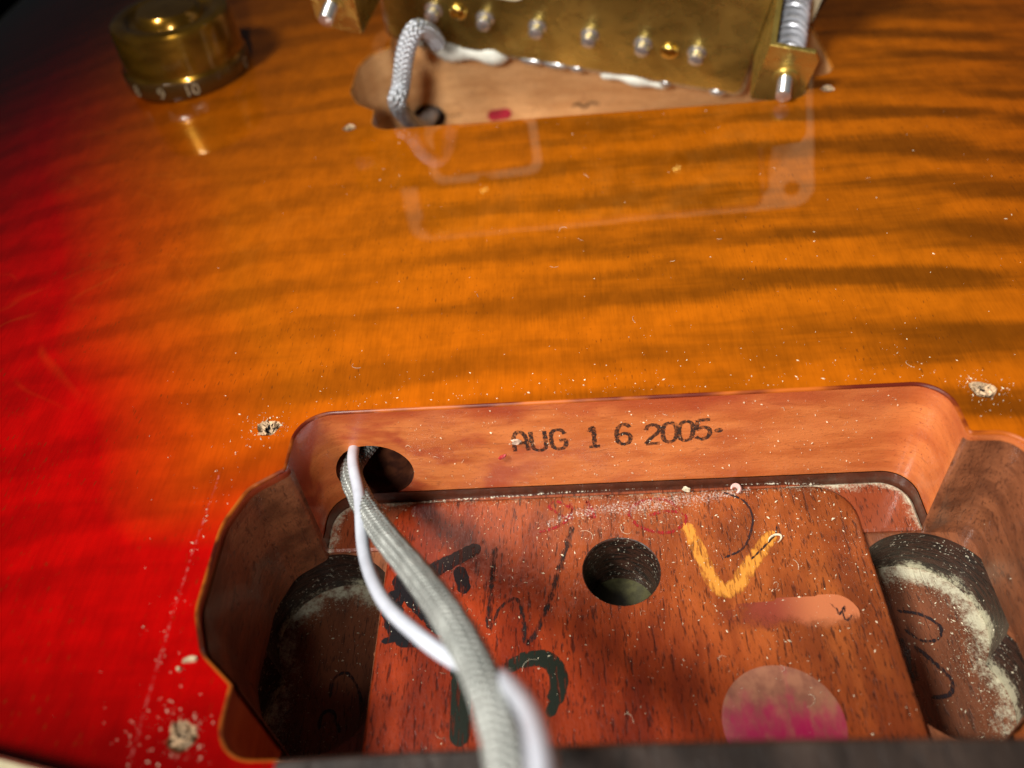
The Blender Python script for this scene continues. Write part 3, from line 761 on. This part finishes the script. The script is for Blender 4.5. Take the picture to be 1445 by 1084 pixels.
# ------------------------------------------------------------------ fretboard end
m = MB(); n = 24; V = []; F = []
for yk, y in enumerate((-23.2, -23.6, -62)):
    for i in range(n+1):
        x = -28.4+56.8*i/n; z = 10.6-.0016*x*x+.022*x - (.35 if yk == 0 else 0); V.append((x, y, z))
for r_ in range(2):
    for i in range(n): F.append((r_*(n+1)+i, r_*(n+1)+i+1, (r_+1)*(n+1)+i+1, (r_+1)*(n+1)+i))
k = len(V); V += [(x, -23.2, .05) for x in np.linspace(-28.4, 28.4, n+1)]
for i in range(n): F.append((i, k+i, k+i+1, i+1))
k2 = len(V); V += [(-28.4, -62, .05), (28.4, -62, .05)]
F += [(0, n+1, 2*(n+1), k2, k), (n, k+n, k2+1, 2*(n+1)+n, (n+1)+n), (k2, 2*(n+1), *range(2*(n+1)+1, 2*(n+1)+n+1), k2+1)]
o = mesh_obj('fretboard', V, F, M['rosewood']); fix_normals(o); o.data.set_sharp_from_angle(angle=R(30)); G(o)

# ------------------------------------------------------------------ gold control knob
kc = Vector((-78.0, 115.5, float(arch(np.array(-78.0), 0))+.35))
gk = NT('amber_gold_plastic', rough=.24, metal=.85, coat=1.0, coat_rough=.04)
gk.col(gk.mix(gk.map(gk.noise((.2, .2, .5), 2), .35, .65), (.31, .145, .010), (.47, .235, .020)))
m = MB()
prof = [(12.0, 0), (12.25, .25), (12.3, .9), (12.15, 3.4), (11.9, 3.75), (11.75, 4.2), (11.4, 10.9), (11.1, 11.7), (10.4, 12.1), (9.0, 12.15), (8.4, 11.9), (8.0, 11.2), (7.6, 11.0), (6.6, 11.2), (6.2, 12.3), (5.6, 13.0), (.02, 13.2)]
m.lathe(prof, (kc.x, kc.y, kc.z), 'z', 64, True)
knob = G(m.build('control_knob', gk.m, None, True, 35)); knob['label'] = 'gold amber control knob with pale numerals round its skirt'
m = MB(); kb = NT('knob_skirt', rough=.25, metal=.4, coat=1, col=(.10, .045, .008)).m
m.lathe([(12.36, .35), (12.42, .5), (12.30, 3.3), (12.2, 3.42)], (kc.x, kc.y, kc.z), 'z', 64, False)
o = m.build('knob_skirt', kb); o.parent = knob
num_m = mat_simple('pale_numeral', (.42, .36, .22), .5)
for s_, ang in (('8', 236), ('9', 263), ('10', 291), ('0', 352), ('7', 209), ('1', 19)):
    v, f = text_mesh(s_, 3.1); V = []
    for x, y, z in v:
        a = R(ang)+x/12.5; V.append((kc.x+12.5*math.cos(a), kc.y+12.5*math.sin(a), kc.z+1.85+y))
    o = mesh_obj('numeral', V, f, num_m, None, False); o.parent = knob

# ------------------------------------------------------------------ bridge pickup, tipped out of its cavity on its side
PM = Matrix(((.9695, .079, -.232, 0), (-.1845, -.3877, -.9031, 0), (-.1613, .9184, -.3613, 0), (0, 0, 0, 1)))
Lx = Vector((.9695, -.1845, -.1613)).normalized(); Nx = Vector((-.232, -.9031, -.3613)); Nx = (Nx-Lx*Nx.dot(Lx)).normalized(); Ux = Nx.cross(Lx)
PO = Vector((-1.99, 105.9, 13.42))
PK = empty('bridge_pickup'); 
PK.matrix_world = Matrix.Translation(PO*S) @ Matrix((Lx, Ux, Nx)).transposed().to_4x4()
props(PK, 'humbucker pickup tipped on its side over the bridge cavity, brassy base plate and cream ring', 'pickup')
def rrect(a, b_, r, n=6, cx=0, cy=0): return ccw(fillet([(cx-a, cy-b_, r), (cx+a, cy-b_, r), (cx+a, cy+b_, r), (cx-a, cy+b_, r)], n))
m = MB(); m.prism(rrect(34.6, 18.6, 1.5), 0, .9, .15); m.build('base_plate', M['brass'], PK)
# cover shell: walls round the base plate
m = MB(); A = rrect(35.4, 19.5, 2.2); B = rrect(34.7, 18.75, 1.6)
Pl = [[(p.x, p.y, z) for p in L_] for L_, z in ((B, -.1), (B, .55), (A, .55), (A, -14.5))]
Pl.append([(p.x, p.y, -15.8) for p in rrect(34.2, 18.3, 1.8)])
for k in range(4): 
    v, f = strip(Pl[k], Pl[k+1]); m.add(v, f)
m.add(Pl[-1], [tuple(range(len(A)-1, -1, -1))]); m.build('cover', M['nickel'], PK)
# mounting ring
m = MB(); Ao = rrect(45, 23, 4); Ai = rrect(36.2, 20.2, 2); At = rrect(43.2, 21.2, 4); 
lo_ = [[(p.x, p.y, -12) for p in Ai], [(p.x, p.y, -12) for p in Ao], [(p.x, p.y, -13) for p in Ao], [(p.x, p.y, -18.5) for p in At], [(p.x, p.y, -18.5) for p in Ai], [(p.x, p.y, -12) for p in Ai]]
for k in range(5): v, f = strip(lo_[k], lo_[k+1]); m.add(v, f)
ring = m.build('mounting_ring', M['cream'], PK, True, 30); ring['label'] = 'cream plastic mounting ring'
for sx in (-1, 1):
    for sy in (-1, 1):
        m = MB(); m.lathe([(.02, -11.94), (1.5, -11.94), (1.55, -12.3)], (sx*40.6, sy*19.4, 0), 'z', 18, False); m.build('ring_hole_shade', M['black'], PK).parent = ring  # black disc on the ring face, painted shade of an uncut screw hole
def threaded(m, x, y, z0, z1, r, pitch=.7):
    pr = []; z = z0; k = 0
    while z < z1: pr.append((r*(1 if k % 2 else .84), z)); z += pitch/2; k += 1
    pr = [(r*.55, z0-.15)]+pr+[(r*.7, z1), (.02, z1+.15)]
    m.lathe(pr, (x, y, 0), 'z', 16, True)
for i in range(6):
    m = MB(); m.lathe([(1.75, .85), (1.7, 1.2), (1.35, 1.35), (1.4, 2.4), (1.25, 2.9), (.8, 3.15), (.02, 3.2)], (-24.75+9.9*i, -9.6, 0), 'z', 20, True); m.build('pole_screw', M['steel'], PK)
for l_, u_ in ((-20, -9.0), (19.8, -10.2), (-20, 9.5), (20, 9.5)):
    m = MB(); m.lathe([(1.75, .85), (1.7, 1.4), (1.2, 1.9), (.35, 2.05), (.3, 1.75), (.02, 1.7)], (l_, u_, 0), 'z', 20, True); m.build('bobbin_screw', M['brass_bright'], PK)
for sx in (-1, 1):
    m = MB()                                     # bent mounting leg: riser and foot
    m.add([(sx*34.7, -8.5, .3), (sx*34.7, 8.5, .3), (sx*34.9, 6.4, 12), (sx*34.9, -6.4, 12), (sx*35.6, -8.5, .3), (sx*35.6, 8.5, .3), (sx*35.8, 6.4, 11.2), (sx*35.8, -6.4, 11.2)],
          [(0, 1, 2, 3), (4, 7, 6, 5), (0, 4, 5, 1), (0, 3, 7, 4), (1, 5, 6, 2), (2, 6, 7, 3)])
    m.prism(ccw([Vector(p) for p in ((sx*34.9, -6.4), (sx*42.0, -6.0), (sx*43.2, -4.4), (sx*43.2, 4.6), (sx*42.2, 6.2), (sx*34.9, 6.4))]), 11.15, 12.05, .15)
    m.lathe([(2.2, 12.0), (2.0, 12.5), (1.3, 12.6)], (sx*39.2, 0, 0), 'z', 20, True)
    leg = m.build('mounting_leg', M['brass'], PK, True, 30)
    m = MB(); threaded(m, sx*39.2, 0, -15, 16.2, 1.25, .75); m.build('height_screw', M['steel'], PK)
    m = MB(); tn = 15; m.tube([(sx*39.2+2.25*math.cos(6.283*k/14), 2.25*math.sin(6.283*k/14), 10.8-22.5*k/(14*tn)) for k in range(14*tn)], .52, 6); m.build('spring', M['spring'], PK)
def wax(l0, l1, h, th, seed):                    # uneven bead of pale wax along the cover edge
    rs = np.random.default_rng(seed); nL = 26; seg = 12; V = []; F = []; ph = rs.uniform(0, 6, 4)
    for a in range(nL+1):
        u = a/nL; e = math.sqrt(max(.02, 1-(2*u-1)**4)); x = l0+(l1-l0)*u
        w = e*(1+.25*math.sin(2.1*u*6+ph[0])+.05*math.sin(13*u*6+ph[1]))
        for b_ in range(seg):
            q = 2*math.pi*b_/seg; V.append((x, -20.0+h*w*math.cos(q)+.25*math.sin(8*u+ph[2]), -.2+th*w*math.sin(q)))
    for a in range(nL):
        for b_ in range(seg): c_ = (b_+1) % seg; F.append((a*seg+b_, (a+1)*seg+b_, (a+1)*seg+c_, a*seg+c_))
    F += [tuple(range(seg)), tuple(range(nL*seg, nL*seg+seg))]
    m = MB(); m.add(V, F); m.build('wax_bead', M['tape'], PK)
wax(-30, -10.6, 2.3, 2.1, 1); wax(7.5, 21.5, 1.4, 1.4, 2)
for l_, w_ in ((-6.0, 2.6), (-1.2, 2.8), (3.0, 1.6), (30.5, 1.7), (20.5, 1.2)):
    m = MB(); seg = 14; V = []; F = []
    for a in range(7):
        th = math.pi*a/6
        for b_ in range(seg):
            ph = 2*math.pi*b_/seg; V.append((l_+w_*math.sin(th)*math.cos(ph)*(1+.1*math.sin(3*ph)), -19.3+1.0*math.sin(th)*math.sin(ph), .5+.75*math.cos(th)))
    for a in range(6):
        for b_ in range(seg): c_ = (b_+1) % seg; F.append((a*seg+b_, (a+1)*seg+b_, (a+1)*seg+c_, a*seg+c_))
    m.add(V, F); m.build('solder_blob', M['steel'], PK)
m = MB(); m.prism(rrect(12.2, 6.4, 2.8, 8, -19.2, 2.1), .93, .99); lab = m.build('label', M['label'], PK)
m = MB(); A = rrect(12.2, 6.4, 2.8, 8, -19.2, 2.1); B = rrect(10.4, 4.8, 2.0, 8, -19.2, 2.1); v, f = strip([(p.x, p.y, 1.03) for p in A], [(p.x, p.y, 1.03) for p in B]); m.add(v, f)
m.build('label_border', M['cream'], PK).parent = lab

# braided leads ---------------------------------------------------------------------
br_core = mat_simple('braid_core', (.045, .045, .042), .5, .3)
t = NT('grey_braid', rough=.45, metal=.35); t.col(t.mix(t.map(t.noise((.15, .15, .15), 2), .35, .65), (.21, .22, .205), (.30, .31, .29))); br_m = t.m
t = NT('bright_braid', rough=.38, metal=.6); t.col(t.mix(t.map(t.noise((.15, .15, .15), 2), .35, .65), (.36, .38, .40), (.52, .54, .58))); br_m2 = t.m
def even(P, step):
    c = [0]
    for a, b_ in zip(P, P[1:]): c.append(c[-1]+(b_-a).length)
    A = np.array([tuple(p) for p in P]); q = np.arange(0, c[-1], step)
    return [Vector((x, y, z)) for x, y, z in zip(*(np.interp(q, c, A[:, k]) for k in range(3)))]
def braid(pts, r, parent, pitch=5.5, nst=10, mat=None, wr=.26, flat=.82, xf=None):
    P = even(spline(pts, .2), .11); n = len(P)
    if xf: P = [xf @ p for p in P]
    fr = []; t_ = (P[1]-P[0]).normalized(); a = t_.orthogonal().normalized()
    for i in range(n):
        t2 = (P[min(i+1, n-1)]-P[max(i-1, 0)]).normalized(); a = (t_.rotation_difference(t2) @ a); a = (a-t2*a.dot(t2)).normalized(); t_ = t2; fr.append((a, t2.cross(a)))
    m = MB(); m.tube(P, r*.93, 10); core = m.build('cable_core', br_core, parent)
    m = MB()
    for s in (-1, 1):
        for k in range(nst):
            pts_ = []; ph0 = 2*math.pi*k/nst
            for i in range(n):
                om = 2*math.pi/pitch; ph = ph0+s*om*i*.11; rr = r+s*wr*.55*math.cos(nst*om*i*.11)
                pts_.append(P[i]+fr[i][0]*rr*math.cos(ph)+fr[i][1]*rr*flat*math.sin(ph))
            m.tube(pts_, wr, 4, False)
    return m.build('braid', mat or br_m, parent, True, None)

cb = empty('braided_cable', tuple(pix_depth(498, 655, 108))); props(cb, 'thick grey braided cable rising out of the wire hole in the stamped wall', 'cable')
cb_inv = Matrix.Translation(-cb.location)
path = [(-29.5, 36, -13.5), (-31.2, 27, -12.0)]+[tuple(pix_depth(*q)) for q in ((497, 660, 107), (508, 702, 100), (540, 752, 90), (586, 808, 79), (636, 876, 68), (676, 950, 61), (702, 1020, 55.5), (716, 1084, 51.5), (722, 1180, 47))]
o = braid(path, 1.10, cb, 7.0, 8, None, .27, .92)
for ch in cb.children: ch.matrix_parent_inverse = cb_inv
m = MB(); P = spline([(-32.3, 36, -10.6), (-32.6, 27, -9.6)]+[tuple(pix_depth(*q)) for q in ((498, 644, 104.5), (507, 700, 98), (514, 780, 89), (540, 846, 79), (592, 898, 71), (652, 938, 66), (708, 958, 60), (744, 1000, 50), (760, 1050, 44), (770, 1150, 38))], .5)
m.tube(P, .70, 16)
ww = m.build('white_wire', M['white'], None, True, None); props(ww, 'smooth white insulated wire looping under the thick grey braided cable', 'wire')

# the bridge pickup's own lead: from the base plate edge down into its wire hole
inv = PK.matrix_world.inverted()
lead = [pix_depth(618, 62, 150), pix_depth(606, 46, 147), pix_depth(586, 42, 144), pix_depth(572, 75, 145), pix_depth(566, 120, 148), pix_depth(562, 150, 150), Vector((-34.0, 114, -15.5)), Vector((-33, 124, -19)), Vector((-32, 134, -20.5))]
xf = Matrix.Scale(1/S, 4) @ inv @ Matrix.Scale(S, 4)
braid([tuple(p) for p in lead], 1.3, PK, 7.0, 8, br_m2, .3, .9, xf)

# ------------------------------------------------------------------ loose mounting ring by the fretboard
m = MB(); Ao = rrect(45, 23, 4); Ai = rrect(36, 19.6, 2); At = rrect(43.4, 21.4, 4)
lo_ = [[(p.x, p.y, 0) for p in Ai], [(p.x, p.y, 0) for p in Ao], [(p.x, p.y, 3.2) for p in Ao], [(p.x, p.y, 4.3) for p in poly_offset(Ao, -.5)], [(p.x, p.y, 4.8) for p in poly_offset(Ao, -1.6)], [(p.x, p.y, 4.8) for p in Ai], [(p.x, p.y, 0) for p in Ai]]
for k in range(6): v, f = strip(lo_[k], lo_[k+1]); m.add(v, f)
rg = m.build('loose_mounting_ring', M['cream'], None, True, 30)
rz = R(-14); cx_, cy_ = -83.0, -37.5
rg.rotation_euler = (0, R(-3.2), rz); rg.location = (cx_*S, cy_*S, .1*S)
props(rg, 'loose cream plastic pickup ring lying on the red top beside the fretboard', 'pickup ring')

# ------------------------------------------------------------------ loose bits
def chip(name, p, size, mat, label, cat, group=None, seed=0, curl=False):
    rs = np.random.default_rng(seed); m = MB()
    if curl:
        pts = [Vector((math.cos(a)*size[0], math.sin(a)*size[1], size[2]*(.4+.25*math.sin(a*.7)))) for a in np.linspace(0, 4.4, 16)]
        m.tube(pts, [size[2]*.22*(.5+math.sin(math.pi*i/15)) for i in range(16)], 6)
    else:
        V = []
        for a in range(7):
            w = 6.28*a/7
            for z in (0, 1): V.append((math.cos(w)*size[0]*rs.uniform(.6, 1.1)*(1-.25*z), math.sin(w)*size[1]*rs.uniform(.6, 1.1)*(1-.25*z), z*size[2]*rs.uniform(.7, 1.2)))
        F = [(2*a, 2*((a+1) % 7), 2*((a+1) % 7)+1, 2*a+1) for a in range(7)]+[tuple(range(12, -1, -2)), tuple(range(1, 14, 2))]
        m.add(V, F)
    o = m.build(name, mat, None, curl); o.location = Vector(p)*S; o.rotation_euler = (0, 0, rs.uniform(0, 6)); return props(o, label, cat, group)
p = pix_z(270, 931, 0); chip('wood_chip', p, (.95, .42, .3), M['chip'], 'pale oblong wood chip on the red lacquer beside the cavity', 'chip', None, 3).rotation_euler.z = .2
p = pix_z(253, 945, 0); chip('wood_chip', p, (.28, .28, .3), M['chip'], 'tiny round crumb beside the oblong wood chip on red lacquer', 'chip', None, 4)
p = pix_z(966, 681, ZT); chip('wood_splinter', (p.x, min(p.y, 19.2), ZT+.05), (.7, .16, .9), M['dustm'], 'pale jagged splinter standing at the foot of the stamped wall', 'splinter', None, 8)
p = pix_z(1035, 684, ZT); chip('plastic_shaving', (p.x, min(p.y, 18.8), ZT+.05), (.55, .5, 1.0), mat_simple('pink_shaving', (.60, .38, .34), .4), 'small curled pinkish shaving at the foot of the stamped wall', 'shaving', None, 5, True)
p = pix_y(709, 643, 19.9); o = chip('lacquer_flake', (p.x, 19.75, p.z), (.75, .3, .25), M['redflake'], 'dark red lacquer flake stuck to the wall beneath the date stamp', 'flake', None, 6); o.rotation_euler = (R(90), R(-40), 0)
p = pix_y(728, 622, 19.9); o = chip('glue_crumb', (p.x, 19.8, p.z), (.8, .55, .3), mat_simple('glue', (.55, .40, .30), .2, 0, 1), 'shiny pale crumb stuck over the first stamped letter', 'crumb', None, 7); o.rotation_euler = (R(90), 0, 0)
p = pix_z(1093, 763, ZT); chip('wood_shaving', (p.x, p.y, ZT+.12), (.5, .9, .45), M['dustm'], 'thin curled hair of pale wood on the yellow chalk mark', 'shaving', None, 9, True)

# fine sawdust: everywhere the router and the files left it
V = []; F = []
def flake(p, s, n=None):
    d = Vector((random.gauss(0, 1), random.gauss(0, 1), random.gauss(0, .5))).normalized()*s*random.uniform(.7, 1.9)
    e = d.orthogonal().normalized()*s*random.uniform(.4, .8); g = d.cross(e).normalized()*s*random.uniform(.3, .6)
    k = len(V); V.extend([tuple(p-d), tuple(p+e), tuple(p-e*.7+g*.4), tuple(p+d*.8+g*.3), tuple(p+g)])
    F.extend([(k, k+1, k+4), (k+1, k+3, k+4), (k+3, k+2, k+4), (k+2, k, k+4), (k, k+2, k+1), (k+1, k+2, k+3)])
def sz(a=.028, b=.04, cap=.20): return min(cap, a+random.expovariate(1/b))
nin = [(q.x, q.y) for q in NECK]
LGX, LGY = np.meshgrid(np.arange(-70, 70, .25), np.arange(-26, 30, .25), indexing='ij')
LIN = inside(LGX, LGY, nin[::2]); LDI = dist_poly(LGX, LGY, nin[::2])
def look(A, x, y, dflt):
    i = int(round((x+70)/.25)); j = int(round((y+26)/.25))
    return A[i, j] if 0 <= i < A.shape[0] and 0 <= j < A.shape[1] else dflt
def in_neck(x, y): return look(LIN, x, y, False)
def d_neck(x, y): return look(LDI, x, y, 99.0)
for _ in range(1700):                                       # tenon top
    x = random.uniform(-28.5, 29.6); y = 19-abs(random.gauss(0, 15)); 
    if y < -19: continue
    if (Vector((x, y))-hole_c).length < HR+.3: continue
    flake(Vector((x, y, ZT+.05)), sz())
for sx in (-1, 1):
    for _ in range(1100):                                  # pocket floors, densest along the outer wall
        x = sx*random.uniform(30.6, 41.8); y = random.uniform(-11, 11.4)
        if not in_neck(x, y): continue
        dw = d_neck(x, y)
        if random.random() > math.exp(-dw/3.2)*(1 if sx > 0 else .6)+.06: continue
        flake(Vector((x, y, ZP+.05)), sz(.04, .05))
    for _ in range(160):
        x = sx*random.uniform(31, 37); y = random.uniform(12.3, 19)
        if d_neck(x, y) < .4: continue
        flake(Vector((x, y, -18.2)), sz())
for _ in range(420):                                        # stuck to the far wall
    flake(Vector((random.uniform(-26, 33), 19.93, -random.uniform(.8, 15.8))), sz(.03, .035, .14))
for i in range(0, len(NECK)):                               # ear walls
    q = NECK[i]
    if abs(q.x) > 37.6:
        for _ in range(3): flake(Vector((q.x*.996, q.y, -random.uniform(2, 25))), sz(.03, .04, .16))
cnt = 0
while cnt < 680:                                            # top surface
    r_ = random.random()
    if r_ < .42: x = random.uniform(-36, 38); y = 20.7+random.expovariate(1/3.0)
    elif r_ < .62: x = -42-random.expovariate(1/2.5); y = random.uniform(-21, 20)
    elif r_ < .72: x = -45+random.gauss(0, .35); y = random.uniform(-22, 12)
    else: x = random.uniform(-60, 60); y = random.uniform(21, 84)
    if y > 84 or in_neck(x, y): continue
    if d_neck(x, y) < .8: continue
    flake(Vector((x, y, float(arch(np.array(x), 0))+.03)), sz(.025, .04, .16)); cnt += 1
for hx, hy in holes_xy[:3]:
    for _ in range(90):
        a = random.uniform(0, 6.28); r_ = 1.5+random.expovariate(1/1.2); x, y = hx+math.cos(a)*r_, hy+math.sin(a)*r_
        if in_neck(x, y) or d_neck(x, y) < .8: continue
        flake(Vector((x, y, .03)), sz(.03, .05, .2))
def hair(p, L_, curl, up):
    a = random.uniform(0, 6.28); q = []; d = Vector((math.cos(a), math.sin(a), 0))
    for i in range(9):
        t_ = i/8; w = a+curl*t_; q.append(p+Vector((math.cos(w)*L_*t_, math.sin(w)*L_*t_, up*math.sin(math.pi*t_))))
    m_ = MB(); m_.tube(q, random.uniform(.012, .022), 3, False); k = len(V); V.extend([tuple(x) for x in m_.v]); F.extend([tuple(i+k for i in f_) for f_ in m_.f])
for _ in range(16): hair(Vector((random.uniform(-27, 28), random.uniform(-15, 18.5), ZT+.08)), random.uniform(.6, 2.4), random.uniform(-2.5, 2.5), random.uniform(.05, .5))
for _ in range(12): hair(Vector((random.uniform(-45, 45), random.uniform(22, 70), .05)), random.uniform(.4, 1.4), random.uniform(-2, 2), .12)
for _ in range(10): hair(Vector((random.uniform(-25, 34), 19.75, -random.uniform(1.5, 15))), random.uniform(.3, .9), random.uniform(-2, 2), .25)
o = mesh_obj('sawdust', V, F, M['dustm'], None, False); fix_normals(o)
props(o, 'fine pale sawdust scattered over the cavity floor, walls and lacquered top', 'sawdust', None, 'stuff')
